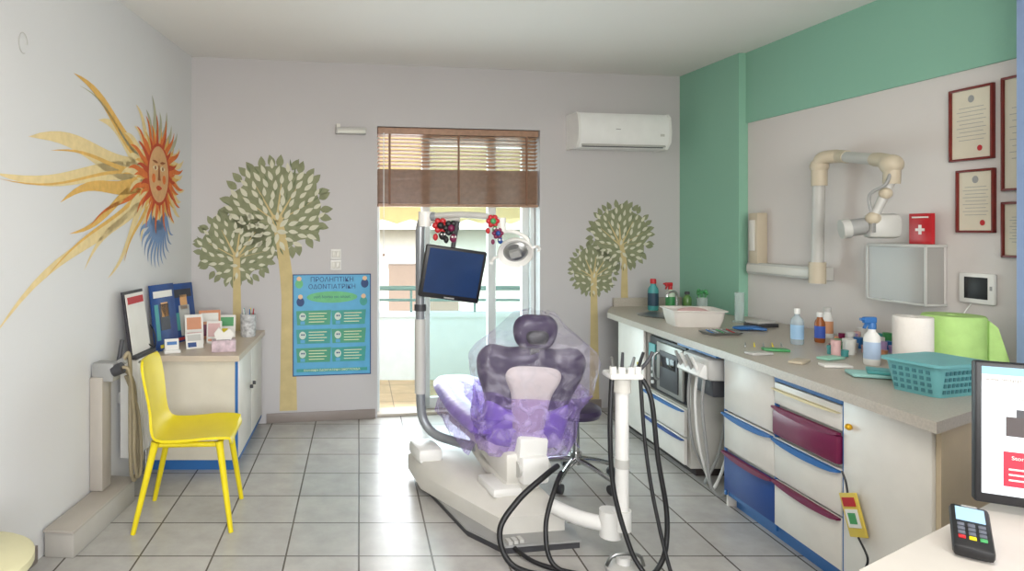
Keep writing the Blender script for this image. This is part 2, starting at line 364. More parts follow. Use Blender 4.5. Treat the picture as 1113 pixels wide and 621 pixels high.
a,b=sB(-.513),sB(.0945); w.b2((a,-.006,.353),(b,-.0045,1.145),PD); w.b2((a+.008,-.0075,.361),(b-.008,-.006,1.137),PB)
def lab(b_,s,x,z,size,m,y,al='LEFT'): b_.text(s,size,Matrix.Translation((x,y,z))@TXT,m,al)
lab(w,'ΠΡΟΛΗΠΤΙΚΗ',(a+b)/2,1.085,.052,PD,-.0085,'CENTER'); lab(w,'ΟΔΟΝΤΙΑΤΡΙΚΗ',(a+b)/2,1.03,.05,PD,-.0085,'CENTER')
w.flat([((a+b)/2+.2*math.cos(q/20*6.283),-.0085,.965+.045*math.sin(q/20*6.283)) for q in range(20)],PG)
lab(w,'υγιή δόντια για όλους',(a+b)/2,.958,.028,PD,-.0095,'CENTER')
for r in range(3):
    for c in range(2):
        x0=a+.035+c*.275; z0=.80-r*.145
        w.flat([(x0,-.0085,z0-.05),(x0+.255,-.0085,z0-.05),(x0+.265,-.0085,z0+.065),(x0-.008,-.0085,z0+.06)],PT if (r+c)%2 else mat('poster_green2',(70,150,120),.5))
        for k in range(4): w.b2((x0+.09,-.0095,z0+.037-k*.022),(x0+.23-.02*(k%2),-.009,z0+.042-k*.022),PY)
        disc(w,x0+.042,z0+.015,.026,.03,mat('poster_tooth',(190,206,196),.5),-.0095); disc(w,x0+.036,z0+.02,.006,.007,PD,-.0102); disc(w,x0+.052,z0+.02,.006,.007,PD,-.0102)
        w.b2((x0+.025,-.0095,z0-.045),(x0+.06,-.009,z0-.02),PB)
for k,(px_,c_) in enumerate([(a+.06,PD),(b-.06,PT),(a+.05,PG),(b-.05,PD)]):
    zz=.93 if k<2 else 1.07; disc(w,px_,zz,.03,.035,c_,-.0092); disc(w,px_,zz+.04,.018,.018,mat('poster_skin',(216,186,150),.6),-.0098)
w.b2((a+.03,-.0088,.385),(b-.03,-.0085,.41),PT); lab(w,'ΕΛΛΗΝΙΚΗ ΟΔΟΝΤΙΑΤΡΙΚΗ ΟΜΟΣΠΟΝΔΙΑ',(a+b)/2,.39,.022,PY,-.0095,'CENTER')
w.done()

# ------------------------------------------------------------ left cabinet
LC=mat('cabinet_cream',(210,203,186),.45)
w=B('low_cabinet')
xw=lambda y:-(1.716-.0926*y)
w.prism([(xw(3.97)+.01,3.97,.07),(-.76,3.97,.07),(-.76,4.93,.07),(xw(4.86)+.01,4.85,.07)],(0,0,.615),LC)
w.prism([(xw(3.97)+.03,4.0,0),(-.775,4.0,0),(-.775,4.92,0),(xw(4.8)+.03,4.83,0)],(0,0,.07),BLUE)
w.prism([(xw(3.93)+.005,3.93,.685),(-.73,3.93,.685),(-.72,4.945,.685),(xw(4.86)+.008,4.855,.685)],(0,0,.035),mat('cabinet_top',(196,182,164),.35))
for a,b in ((3.985,4.45),(4.46,4.92)):
    w.b2((-.76,a,.08),(-.742,b,.68),WHITE,.003)
    w.cyl((-.742,(b-.05 if a<4.2 else a+.05),.42),(-.722,(b-.05 if a<4.2 else a+.05),.42),.012,DGREY)
w.b2((-.762,3.965,.07),(-.745,3.975,.685),BLUE); w.b2((-.762,3.965,.06),(-.742,4.92,.075),BLUE)
w.done()
T=.7205
w=B('tissue_box'); w.M=Matrix.Translation((-.86,4.1,T))@Matrix.Rotation(R(12),4,'Z')
w.box((0,0,.035),(.15,.11,.07),mat('tissue_box_print',(196,176,184),.6,var=.3,scale=30),bev=.004); w.box((0,0,.071),(.08,.03,.002),DGREY)
for s_ in (-1,0,1):
    w.prism([(-.045,s_*.012,.07),(.045,s_*.012,.07),(.065,.01+s_*.02,.105),(.035,-.01+s_*.02,.14),(.0,.0,.115),(-.03,-.01+s_*.02,.15),(-.06,s_*.02,.11)],(.0,.004,0),PAPER)
w.done()
w=B('pencil_holder'); w.lathe((-.80,4.66,T),[(.052,0),(.055,.02),(.057,.16),(.052,.162),(.05,.02)],mat('patterned_ceramic',(215,200,190),.4,var=.5,scale=45))
for i in range(5): w.cyl((-.80+.02*math.cos(i*1.3),4.66+.02*math.sin(i*1.3),T+.02),(-.80+.04*math.cos(i*1.3),4.66+.04*math.sin(i*1.3),T+.2),.004,[RED,YELLOW,TEAL,WPLAS,BLUE][i])
w.done()
def booklet(name,x,y,z,wd,h,ang,lean,cover,blocks,th=.012):
    M=Matrix.Translation((x,y,z))@Matrix.Rotation(R(ang),4,'Z')@Matrix.Rotation(R(lean),4,'X')
    b=B(name,M); b.box((0,th/2,h/2),(wd,th,h),cover,bev=.001); b.box((.002,th/2,h/2),(wd-.001,th*.6,h-.006),PAPER)
    for (u0,v0,u1,v1,m) in blocks: b.b2((-wd/2+u0*wd,-.0015,v0*h),(-wd/2+u1*wd,0,v1*h),m)
    return b.done()
MB=mat('magazine_blue',(36,70,130),.35,var=.2,scale=14); MD=mat('magazine_dark',(52,48,56),.4,var=.3,scale=14); OR=mat('orange_print',(204,140,104),.5,var=.1); PK=mat('pink_print',(210,170,168),.5)
booklet('brochure',-1.225,4.14,T+.001,.24,.42,70,-7,MB,[(.1,.80,.9,.9,PAPER),(.3,.3,.7,.7,MD),(.2,.04,.8,.09,YELLOW),(.38,.5,.66,.72,FA),(.1,.16,.25,.7,TEAL)])
booklet('brochure',-1.19,4.46,T+.001,.23,.40,64,-8,MB,[(.3,.1,.75,.62,LGREY),(.1,.76,.9,.9,MD),(.38,.55,.68,.8,FA),(.08,.03,.5,.08,RED),(.1,.2,.3,.5,TEAL)])
booklet('brochure',-1.10,4.32,T+.001,.12,.2,25,-12,PAPER,[(.1,.5,.9,.9,OR),(.1,.1,.9,.4,PK)])
booklet('brochure',-1.05,4.55,T+.001,.15,.2,18,-12,OR,[(.1,.6,.9,.9,PAPER),(.2,.1,.8,.5,MAROON)])
booklet('brochure',-.95,4.6,T+.001,.13,.16,5,-14,PAPER,[(.1,.5,.9,.9,GREEN),(.1,.1,.6,.4,YELLOW)])
booklet('brochure',-1.06,4.17,T+.001,.11,.1,30,-20,PAPER,[(.1,.5,.9,.9,LGREY),(.1,.1,.6,.4,MB)])
booklet('brochure',-.98,4.36,T+.001,.10,.15,10,-14,PAPER,[(.1,.3,.9,.9,PK),(.1,.1,.9,.2,OR)])
w=B('business_card_holder'); w.M=Matrix.Translation((-1.17,4.03,T))@Matrix.Rotation(R(25),4,'Z')
w.box((0,0,.01),(.1,.06,.02),WPLAS,bev=.003); w.box((0,.01,.05),(.085,.025,.07),PAPER,rot=(-12,0,0)); w.box((0,-.004,.06),(.06,.002,.02),BLUE,rot=(-12,0,0)); w.done()

# radiator
w=B('radiator',FL); s0,s1=sL(3.64),sL(3.92)
w.b2((s0,-.135,.2),(s0+.012,-.03,.75),WPLAS,.004); w.b2((s1-.012,-.135,.2),(s1,-.03,.75),WPLAS,.004); w.b2((s0,-.135,.745),(s1,-.03,.757),WPLAS,.003)
n=9
for i in range(n):
    x=s0+.02+(s1-s0-.04)*i/(n-1); w.box((x,-.13,.475),(.02,.016,.52),WPLAS,bev=.006); w.box((x,-.035,.475),(.02,.01,.52),WPLAS,bev=.004)
w.b2((s0+.01,-.12,.22),(s1-.01,-.045,.72),LGREY)
for x in (s0+.05,s1-.05): w.b2((x-.01,-.05,.5),(x+.01,-.001,.56),LGREY); w.cyl((x,-.08,.0),(x,-.08,.22),.009,CHROME)
w.done()
w=B('magazine_stand'); w.M=FL@Matrix.Translation((sL(3.76),-.10,.758))
w.box((0,.03,.19),(.26,.012,.38),MD,rot=(-8,0,0)); w.box((0,.018,.19),(.235,.004,.35),PAPER,rot=(-8,0,0))
w.box((0,.034,.325),(.2,.004,.04),RED,rot=(-8,0,0))
for k in range(9): w.box((-.02+.01*(k%2),.0155-.008+.0042*k-.009,.05+k*.028),(.16,.003,.008),[GREYP,RED,GREYP][k%3],rot=(-8,0,0))
w.box((0,-.005,.012),(.27,.06,.024),DGREY,bev=.004)
w.tube([(.1,.0,.05),(.13,-.03,.03),(.15,-.02,.1),(.13,.0,.16)],.004,BLACK)
w.done()
PI=mat('pipe_box_grey',(172,165,156),.5)
w=B('service_pipe'); w.M=FL@Matrix.Translation((sL(3.40),0,0))
w.b2((-.05,-.075,.129),(.05,-.003,.72),PI,.006); w.box((0,-.07,.745),(.085,.12,.10),GREYP,bev=.012)
w.cyl((-.02,-.12,.75),(-.02,-.17,.77),.03,DGREY); w.cyl((.03,-.11,.77),(.03,-.16,.80),.02,GREYP)
HB=mat('hose_beige',(150,138,112),.6)
w.tube([(.03,-.15,.80),(.05,-.17,.83),(.07,-.17,.7),(.07,-.17,.4),(.08,-.17,.2),(.12,-.17,.13),(.16,-.17,.2),(.165,-.16,.45),(.15,-.15,.65),(.12,-.10,.74),(.04,-.08,.75)],.011,HB)
w.tube([(-.02,-.16,.77),(.0,-.20,.74),(.05,-.2,.5),(.05,-.2,.3),(.09,-.2,.16),(.14,-.2,.22),(.14,-.18,.5),(.10,-.13,.7)],.009,HB)
w.cyl((.04,-.12,.79),(.06,-.13,.90),.012,DGREY)
w.done()
w=B('pipe_cover_step',FL); w.b2((sL(2.93),-.155,0),(sL(3.56),-.014,.125),mat('painted_step',(176,172,165),.6),.006)
w.b2((sL(2.92),-.16,.115),(sL(3.57),-.014,.128),PI,.003); w.done()
w=B('round_stool'); ST=mat('stool_cream',(206,200,162),.5)
w.lathe((-1.245,2.02,0),[(.13,.40),(.19,.405),(.205,.42),(.205,.445),(.19,.455),(.0001,.457)],ST,36)
for i in range(4):
    a=R(45+90*i); w.cyl((-1.245+.12*math.cos(a),2.02+.12*math.sin(a),.41),(-1.245+.17*math.cos(a),2.02+.17*math.sin(a),0),.018,ST,.013)
w.done()

# ------------------------------------------------------------ yellow chair
w=B('yellow_chair',Matrix.Translation((-.865,3.36,0))@Matrix.Rotation(R(3),4,'Z'))
prof=[(.225,.425,.17),(.215,.447,.20),(.12,.452,.215),(0,.442,.215),(-.11,.44,.21),(-.16,.455,.20),(-.185,.50,.175),(-.195,.57,.155),(-.205,.65,.165),(-.218,.73,.175),(-.232,.80,.165),(-.238,.83,.13)]
P=catmull([(p[0],p[2],p[1]) for p in prof],4)
def crs(off):
    out=[]
    for i,p in enumerate(P):
        dd=(P[min(i+1,len(P)-1)]-P[max(i-1,0)]); t=Vector((dd.x,0,dd.z)).normalized(); nn=Vector((t.z,0,-t.x))
        row=[]
        for j in range(13):
            u=-1+2*j/12; dish=.022*(abs(u)**2.5)*(1 if i>3 else .2)
            row.append(Vector((p.x,p.y*u,p.z))+nn*(dish-off))
        out.append(row)
    return out
a=crs(0);b=crs(.013)
w.rings([ra+rb[::-1] for ra,rb in zip(a,b)],YELLOW)
for sx,sy,fx,fy in ((.16,-.16,.225,-.2),(.16,.16,.225,.2),(-.15,-.16,-.25,-.2),(-.15,.16,-.25,.2)):
    w.tube([(sx,sy,.438),(sx+(fx-sx)*.15,sy+(fy-sy)*.15,.38),(fx,fy,0)],[.024,.012],YELLOW,6,12)
w.tube([(.16,-.16,.42),(.16,.16,.42)],.014,YELLOW,4); w.tube([(-.15,-.16,.42),(-.15,.16,.42)],.014,YELLOW,4); w.tube([(.16,-.15,.42),(-.15,-.15,.42)],.014,YELLOW,4); w.tube([(.16,.15,.42),(-.15,.15,.42)],.014,YELLOW,4)
w.done()

# ------------------------------------------------------------ right counter
CT=mat('countertop_stone',(180,172,160),.35,var=.12,scale=120)
EP=mat('end_panel_beige',(196,180,152),.5)
DRK=mat('cabinet_inside_shaded',(58,50,48),.8)  # dark tone puts the shade of the open bay into the colour
w=B('counter_cabinet')
w.prism([(1.92,2.14,.81),(2.85,2.65,.81),(2.85,2.81,.81),(3.025,2.81,.81),(2.865,4.76,.81),(2.80,4.76,.81),(2.73,5.47,.81),(2.10,5.375,.81),(1.92,4.98,.81)],(0,0,.04),CT)
w.prism([(2.12,5.355,.85),(2.735,5.452,.85),(2.732,5.478,.85),(2.12,5.382,.85)],(0,0,.07),CT)
w.prism([(2.0,2.215,.09),(2.62,2.55,.09),(2.62,3.48,.09),(2.0,3.48,.09)],(0,0,.72),OFFW)
w.prism([(1.985,2.195,.0),(2.6,2.53,.0),(2.6,2.545,.0),(1.985,2.215,.0)],(0,0,.81),EP)
w.b2((2.03,2.25,0),(2.58,3.46,.09),BLUE); w.b2((1.99,2.21,.06),(2.02,3.48,.1),BLUE)
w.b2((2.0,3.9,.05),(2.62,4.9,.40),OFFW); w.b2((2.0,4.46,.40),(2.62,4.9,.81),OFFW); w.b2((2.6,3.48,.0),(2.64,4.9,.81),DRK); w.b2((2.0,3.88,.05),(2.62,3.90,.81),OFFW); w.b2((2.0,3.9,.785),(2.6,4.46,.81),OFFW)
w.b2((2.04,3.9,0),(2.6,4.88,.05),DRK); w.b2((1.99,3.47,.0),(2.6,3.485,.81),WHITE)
def front(a,b,z0,z1,m,x=1.982): w.box((x,(a+b)/2,(z0+z1)/2),(.02,b-a-.006,z1-z0-.006),m,bev=.004)
def handle(a,b,z,m,sag=.02,top=.008):
    n=10; pts=[(0,a+.004,z+top),(0,b-.004,z+top)]
    for i in range(n+1):
        t=i/n; pts.append((0,b-.004-(b-a-.008)*t,z-sag*math.sin(math.pi*t)**.6))
    w.prism([(1.972,p[1],p[2]) for p in pts],(-.018,0,0),m)
front(4.46,4.9,.06,.80,WHITE); w.cyl((1.975,4.52,.55),(1.955,4.52,.55),.012,YELLOW)
front(3.9,4.46,.23,.40,WHITE); handle(3.9,4.46,.385,BLUE,.012,.006); front(3.9,4.46,.06,.225,WHITE); handle(3.9,4.46,.21,DBLUE,.012,.006)
front(3.06,3.48,.52,.80,WHITE); front(3.06,3.48,.315,.515,WHITE); handle(3.06,3.48,.50,BLUE); front(3.06,3.48,.09,.30,DBLUE); handle(3.06,3.48,.293,MAROON)
w.b2((1.975,2.63,.775),(1.995,3.06,.81),BLUE)
front(2.63,3.06,.665,.772,WHITE); handle(2.63,3.06,.738,CREAM,.008,.003)
w.box((1.974,2.845,.585),(.04,.42,.125),MAROON,bev=.018); handle(2.63,3.06,.65,MAROON,.02)
front(2.63,3.06,.315,.51,WHITE); handle(2.63,3.06,.495,BLUE); front(2.63,3.06,.09,.31,WHITE); handle(2.63,3.06,.30,MAROON)
front(2.215,2.625,.06,.80,WHITE); w.sph((1.962,2.58,.70),.013,mat('gold_knob',(220,170,40),.3,.6))
for y in (3.48,3.06,2.627): w.b2((1.978,y-.006,.06),(1.996,y+.006,.81),BLUE)
w.b2((1.93,3.48,.795),(1.97,3.9,.81),BLUE)
w.done()
w=B('autoclave'); w.b2((2.02,3.93,.405),(2.5,4.43,.775),LGREY,.015)
w.b2((2.0,3.935,.41),(2.03,4.425,.77),BLACK,.012); w.b2((1.985,3.95,.43),(2.005,4.30,.75),mat('brushed_silver',(150,148,142),.38,.5),.014); w.b2((1.978,4.0,.46),(1.987,4.24,.70),DGREY,.012); w.b2((1.972,4.03,.60),(1.98,4.21,.67),mat('dark_glass',(40,42,48),.1),.002)
w.tube([(1.98,4.26,.50),(1.955,4.265,.53),(1.955,4.265,.65),(1.98,4.26,.68)],.009,STEEL)
w.b2((1.985,4.32,.62),(1.995,4.41,.72),TEAL)
for k in range(3): w.cyl((1.998,4.365,.46+k*.045),(1.985,4.365,.46+k*.045),.012,WPLAS)
w.done()
w=B('suction_unit')
w.box((2.02,3.69,.715),(.2,.30,.13),LGREY,bev=.03); w.b2((2.0,3.62,.77),(2.1,3.76,.809),LGREY); w.box((1.92,3.69,.70),(.06,.26,.08),WPLAS,rot=(0,25,0),bev=.015)
for k in range(4):
    y=3.6+k*.06; w.cyl((1.90,y,.69),(1.86,y,.78),.012,GREYP if k%2 else WPLAS,.008)
for k in range(3):
    y=3.60+k*.075
    w.tube([(1.93,y,.66),(1.92,y,.5),(1.94,y-.01,.25),(1.96+.03*k,y-.02,.06),(2.03,y+.02*k-.02,.02),(2.1,y,.2),(2.14,y,.5),(2.12,y,.66)],.008,WPLAS if k%2 else GREYP)
w.b2((1.98,3.6,.55),(2.12,3.78,.66),DGREY,.01); w.done()

# --- items on the counter
C=.8505
def bottle(name,x,y,z,r,h,m,cap,capm,neck=.4,label=None):
    b=B(name); b.lathe((x,y,z),[(r*.9,0),(r,.008),(r,h*.62),(r*.9,h*.7),(r*neck,h*.8),(r*neck,h*.86)],m)
    b.lathe((x,y,z),[(r*neck*1.15,h*.85),(r*neck*1.15,h*.97),(r*neck,h)],capm)
    if label: b.lathe((x,y,z),[(r*1.01,h*.15),(r*1.01,h*.55)],label,cap=False)
    if cap=='spray':
        b.box((x-.012,y,z+h+.012),(.06,.022,.03),capm,bev=.006); b.cyl((x-.04,y,z+h+.016),(x-.055,y,z+h+.016),.007,capm); b.box((x-.03,y,z+h-.012),(.008,.012,.035),capm,rot=(0,25,0))
    return b.done()
bottle('soap_bottle',2.34,5.12,C,.04,.25,TEAL,'',RED,.5,mat('label_dark',(30,60,80),.5))
bottle('spray_bottle',2.5,5.17,C,.035,.19,mat('spray_white',(210,225,205),.4),'spray',RED,.4,GREEN)
bottle('soap_bottle',2.6,5.1,C,.032,.15,mat('green_liquid',(90,130,70),.3),'',DGREY,.5)
w=B('glass_vase'); GL=glassy('clear_glass',(235,242,240),.3,.05)
w.lathe((2.64,4.95,C),[(.035,0),(.04,.01),(.038,.12),(.036,.12),(.034,.02)],GL)
for i in range(6): w.tube([(2.64,4.95,C+.02),(2.64+.02*math.cos(i),4.95+.02*math.sin(i),C+.1),(2.64+.04*math.cos(i),4.95+.04*math.sin(i),C+.17)],.003,GREEN)
for i in range(8): w.sph((2.64+.03*math.cos(i),4.95+.03*math.sin(i),C+.15+.01*(i%3)),.014,GREEN,u=8,v=6)
w.done()
w=B('sink'); w.lathe((2.26,4.80,C),[(.17,.0),(.175,.006),(.155,.008),(.14,.003),(.0001,.0015)],STEEL,32); w.tube([(2.42,4.9,C),(2.42,4.9,C+.14),(2.39,4.89,C+.17),(2.34,4.875,C+.16),(2.33,4.87,C+.13)],.009,CHROME); w.cyl((2.42,4.9,C),(2.42,4.9,C+.02),.02,CHROME); w.done()
w=B('plastic_basin'); w.M=Matrix.Translation((2.24,4.32,C))@Matrix.Rotation(R(-8),4,'Z')
TB=mat('basin_white',(214,208,200),.45)
def rrect(a,b,z,r=.03,n=4):
    o=[]
    for cx_,cy_,s_ in ((a-r,b-r,0),(-a+r,b-r,90),(-a+r,-b+r,180),(a-r,-b+r,270)):
        for i in range(n+1): t=R(s_+90*i/n); o.append((cx_+r*math.cos(t),cy_+r*math.sin(t),z))
    return o
w.rings([rrect(.14,.11,0),rrect(.155,.125,.06),rrect(.16,.13,.10),rrect(.175,.145,.105),rrect(.175,.145,.112),rrect(.155,.125,.11),rrect(.13,.10,.02)],TB)
w.sph((0,0,.09),(.10,.08,.03),PK); w.done()
w=B('instrument_tray'); w.M=Matrix.Translation((2.22,3.95,C))@Matrix.Rotation(R(10),4,'Z'); w.rings([rrect(.10,.06,0),rrect(.115,.075,.018),rrect(.11,.07,.018),rrect(.095,.055,.004)],STEEL)
for i in range(5): w.cyl((-.08+.035*i,-.04,.012),(-.06+.035*i,.05,.02),.004,[BLUE,STEEL,GREEN,STEEL,RED][i])
w.done()
w=B('measuring_cylinder'); w.lathe((2.63,4.45,C),[(.045,0),(.045,.008),(.03,.012),(.03,.2),(.033,.205),(.028,.2),(.027,.015)],GL); w.done()
w=B('blue_gloves'); w.sph((2.45,4.1,C+.015),(.07,.04,.014),BLUE)
for i in range(5): w.tube([(2.45,4.1,C+.014),(2.51,4.07+.018*i,C+.014),(2.56,4.04+.028*i,C+.012)],.009,BLUE)
w.done()
w=B('folder_stack'); w.box((2.66,4.26,C+.012),(.16,.12,.024),DGREY,rot=(0,0,10),bev=.003); w.box((2.66,4.26,C+.032),(.15,.1,.016),LGREY,rot=(0,0,16),bev=.003); w.done()
bottle('water_bottle',2.45,3.6,C,.032,.2,glassy('pet_plastic',(225,235,240),.35,.1),'',WPLAS,.4,mat('label_blue',(150,185,215),.5))
bottle('medicine_bottle',2.62,3.66,C,.026,.17,mat('amber',(150,84,40),.25),'',WPLAS,.55,mat('label_bl',(60,90,180),.5))
bottle('medicine_bottle',2.78,3.82,C,.028,.18,WPLAS,'',LGREY,.6,mat('label_or',(210,150,110),.5))
w=B('dental_material_jars')
cols=[PK,WPLAS,OR,mat('lilac',(180,150,200),.5),WPLAS,TEAL,MAROON,BLUE,WPLAS,LGREY,GREEN]
random.seed(3); placed=[]
for i in range(400):
    y=random.uniform(3.24,3.72); px=random.uniform(.735,.83); x=px*y; r=random.uniform(.014,.024)
    if x>3.262-.08*y-.05 or (x-2.62)**2+(y-3.66)**2<.003 or (x-2.45)**2+(y-3.6)**2<.006: continue
    if any((x-a)**2+(y-b)**2<(r*1.1+c)**2 for a,b,c in placed): continue
    placed.append((x,y,r*1.1))
    if len(placed)>34: break
for i,(x,y,r) in enumerate(placed):
    r/=1.1; h=random.uniform(.03,.085); w.lathe((x,y,C),[(r,0),(r,h*.7),(r*1.08,h*.72),(r*1.08,h)],cols[i%11],14)
w.done()
w=B('glove_packets')
for i,(x,y,a,m) in enumerate([(2.33,3.18,20,mat('mint',(150,200,180),.6)),(2.2,3.4,-15,GREEN),(2.12,3.1,40,BEIGE),(2.05,3.3,10,LGREY),(2.22,3.0,-10,PAPER)]):
    w.box((x,y,C+.007),(.12,.06,.012),m,rot=(0,0,a),bev=.003)
for i in range(5): w.cyl((2.1+.05*i,3.5,C+.006),(2.16+.05*i,3.6,C+.006),.004,[STEEL,YELLOW][i%2])
w.done()
bottle('spray_bottle',2.43,3.05,C,.033,.2,WPLAS,'spray',BLUE,.45,mat('label_lt',(170,190,215),.5))
w=B('paper_towel_roll'); PR=mat('paper_roll',(226,220,212),.9,bump=.3,bscale=40)
w.lathe((2.555,2.97,C),[(.02,0),(.072,0),(.074,.01),(.074,.235),(.072,.24),(.022,.24),(.02,.2)],PR); w.done()
w=B('green_bib_roll'); GB=mat('green_bibs',(166,202,120),.7,var=.08,scale=18,bump=.5,bscale=25)
w.lathe((2.76,2.99,C),[(.02,0),(.112,0),(.116,.01),(.116,.235),(.11,.245),(.03,.245),(.025,.2)],GB,40)
w.prism([(2.83,2.89,C),(2.83,2.89,C+.23),(2.86,2.88,C+.2),(2.90,2.85,C+.0)],(.01,.06,0),GB); w.done()
w=B('storage_basket'); TBk=mat('basket_teal',(104,168,172),.5); w.M=Matrix.Translation((2.28,2.55,C))@Matrix.Rotation(R(16),4,'Z')
w.rings([rrect(.115,.085,0),rrect(.135,.10,.12),rrect(.13,.095,.12),rrect(.11,.08,.006)],TBk)
w.rings([rrect(.135,.10,.115),rrect(.148,.113,.118),rrect(.148,.113,.13),rrect(.13,.095,.13)],TBk)
DT=mat('basket_hole',(60,116,124),.6)
for k in range(4):
    for i in range(9): w.box((-.09+i*.0225,-.089-.0033*k,.022+k*.024),(.013,.004,.014),DT,rot=(7,0,0))
    for i in range(6): w.box((-.119-.0042*k,-.06+i*.024,.022+k*.024),(.004,.013,.014),DT)
w.sph((0,0,.10),(.11,.07,.03),WPLAS); w.done()
w=B('glove_packets')
for i,(x,y,a,m) in enumerate([(2.25,2.80,-20,mat('mint2',(150,196,190),.6)),(2.31,2.77,-35,TEAL)]): w.box((x,y,C+.01+.0145*i),(.2,.11,.014),m,rot=(0,0,a),bev=.004)
w.done()

# ------------------------------------------------------------ right wall
w=B('dental_xray_unit')
def rw(y,off,z): return Vector((3.262-.08*y-off,y,z))
ang=math.degrees(math.atan2(-.99682,.07975))
w.box(rw(4.60,.042,1.43),(.09,.08,.36),BEIGE,rot=(0,0,ang),bev=.008)
w.box(rw(4.60,.085,1.45),(.055,.01,.22),OFFW,rot=(0,0,ang),bev=.004)
w.box(rw(4.33,.037,1.215),(.70,.07,.08),LGREY,rot=(0,0,ang),bev=.006); w.box(rw(4.33,.075,1.215),(.68,.01,.05),OFFW,rot=(0,0,ang),bev=.003)
a=rw(3.98,.11,1.19); b=rw(3.94,.13,1.88)
w.cyl(a-Vector((0,0,.03)),a+Vector((0,0,.10)),.046,BEIGE); w.cyl(a+Vector((0,0,.1)),b,.033,LGREY)
w.cyl(b-Vector((0,0,.12)),b,.042,BEIGE)
c=Vector((2.86,3.84,1.93)); w.sph(b,.05,BEIGE); w.tube([b,b+Vector((0,-.03,.045)),c],.04,BEIGE)
dd=Vector((2.78,3.42,1.86)); w.cyl(c,dd,.032,LGREY); w.tube([c,c+(dd-c)*.22],.038,BEIGE,smooth=False)
e=Vector((2.77,3.35,1.83)); w.sph(e,.053,BEIGE); w.tube([dd+(c-dd)*.15,dd,e,e+Vector((0,0,-.1))],.038,BEIGE)
f=Vector((2.70,3.38,1.55)); w.cyl(e-Vector((0,0,.08)),f,.022,LGREY); w.sph(e+Vector((-.03,0,-.15)),.03,BEIGE)
w.tube([e,e+Vector((-.05,-.03,-.1)),f+Vector((-.02,0,.12)),f],.008,GREYP)
w.sph(f,.035,BEIGE); w.box((2.76,3.40,1.51),(.15,.12,.13),LGREY,bev=.03,rot=(0,0,-20)); w.cyl((2.69,3.42,1.51),(2.60,3.447,1.496),.045,GREYP); w.cyl((2.62,3.44,1.498),(2.585,3.452,1.493),.052,LGREY)
w.box((2.695,3.36,1.50),(.005,.06,.05),GREYP,rot=(0,0,-60)); w.done()
w=B('towel_dispenser',FR); s=sR(3.45); TG=glassy('dispenser_clear',(225,224,222),.35,.1,gl=(215,212,208))
w.b2((s-.17,-.02,1.105),(s+.17,-.003,1.41),mat('dispenser_body',(196,192,188),.3),.005)
w.b2((s-.165,-.12,1.112),(s+.165,-.116,1.40),TG); w.b2((s-.17,-.12,1.112),(s-.166,-.02,1.40),TG); w.b2((s+.166,-.12,1.112),(s+.17,-.02,1.40),TG)
w.b2((s-.15,-.10,1.125),(s+.15,-.03,1.33),PAPER,.006)
w.b2((s-.175,-.125,1.40),(s+.175,-.003,1.415),LGREY,.003); w.b2((s-.175,-.125,1.10),(s+.175,-.003,1.112),LGREY,.003)
w.b2((s-.175,-.125,1.10),(s-.165,-.118,1.41),LGREY); w.b2((s+.165,-.125,1.10),(s+.175,-.118,1.41),LGREY); w.done()
w=B('first_aid_card',FR); s=sR(3.36); w.M=FR@Matrix.Translation((s,-.06,1.4155))
w.box((0,0,.08),(.125,.02,.16),RED,bev=.002); w.b2((-.008,-.012,.05),(.008,-.0101,.10),PAPER); w.b2((-.025,-.012,.068),(.025,-.0101,.082),PAPER); w.box((0,-.011,.14),(.09,.002,.008),PAPER); w.done()
w=B('wall_thermostat',FR); s=sR(3.125); w.b2((s-.085,-.02,1.13),(s+.085,-.001,1.28),WPLAS,.01); w.b2((s-.055,-.022,1.155),(s+.055,-.019,1.26),BLACK,.002); w.b2((s+.065,-.022,1.2),(s+.075,-.019,1.22),GREYP)
w.tube([(s-.03,-.01,1.13),(s-.05,-.03,1.06),(s+.0,-.02,.98),(s+.03,-.01,.88)],.003,WPLAS); w.done()
MG=mat('mahogany_frame',(112,32,26),.35,var=.15,scale=30); DI=mat('diploma_paper',(214,206,186),.7,var=.05)
def diploma(y0,y1,z0,z1):
    b=B('framed_diploma',FR); a,c=sR(y0),sR(y1); f=.012
    b.b2((a,-.02,z0),(a+f,-.001,z1),MG,.003); b.b2((c-f,-.02,z0),(c,-.001,z1),MG,.003); b.b2((a,-.02,z0),(c,-.001,z0+f),MG,.003); b.b2((a,-.02,z1-f),(c,-.001,z1),MG,.003)
    b.b2((a+f,-.01,z0+f),(c-f,-.002,z1-f),DI)
    W=c-a;Hh=z1-z0
    for k in range(9):
        ww=W*(.28 if k in(0,8) else .33 if k%2 else .27); zz=z1-Hh*(.28+k*.055); b.b2(((a+c)/2-ww,-.0115,zz),((a+c)/2+ww,-.0105,zz+.0025),GREYP)
    disc(b,(a+c)/2,z1-Hh*.16,.015,.018,GREYP,-.0115); disc(b,c-f-W*.25,z0+Hh*.16,.012,.014,RED,-.0115); b.done()
diploma(3.26,3.05,1.83,2.19); diploma(3.225,3.045,1.475,1.785); diploma(3.015,2.82,1.67,2.2); diploma(3.015,2.82,1.36,1.62)

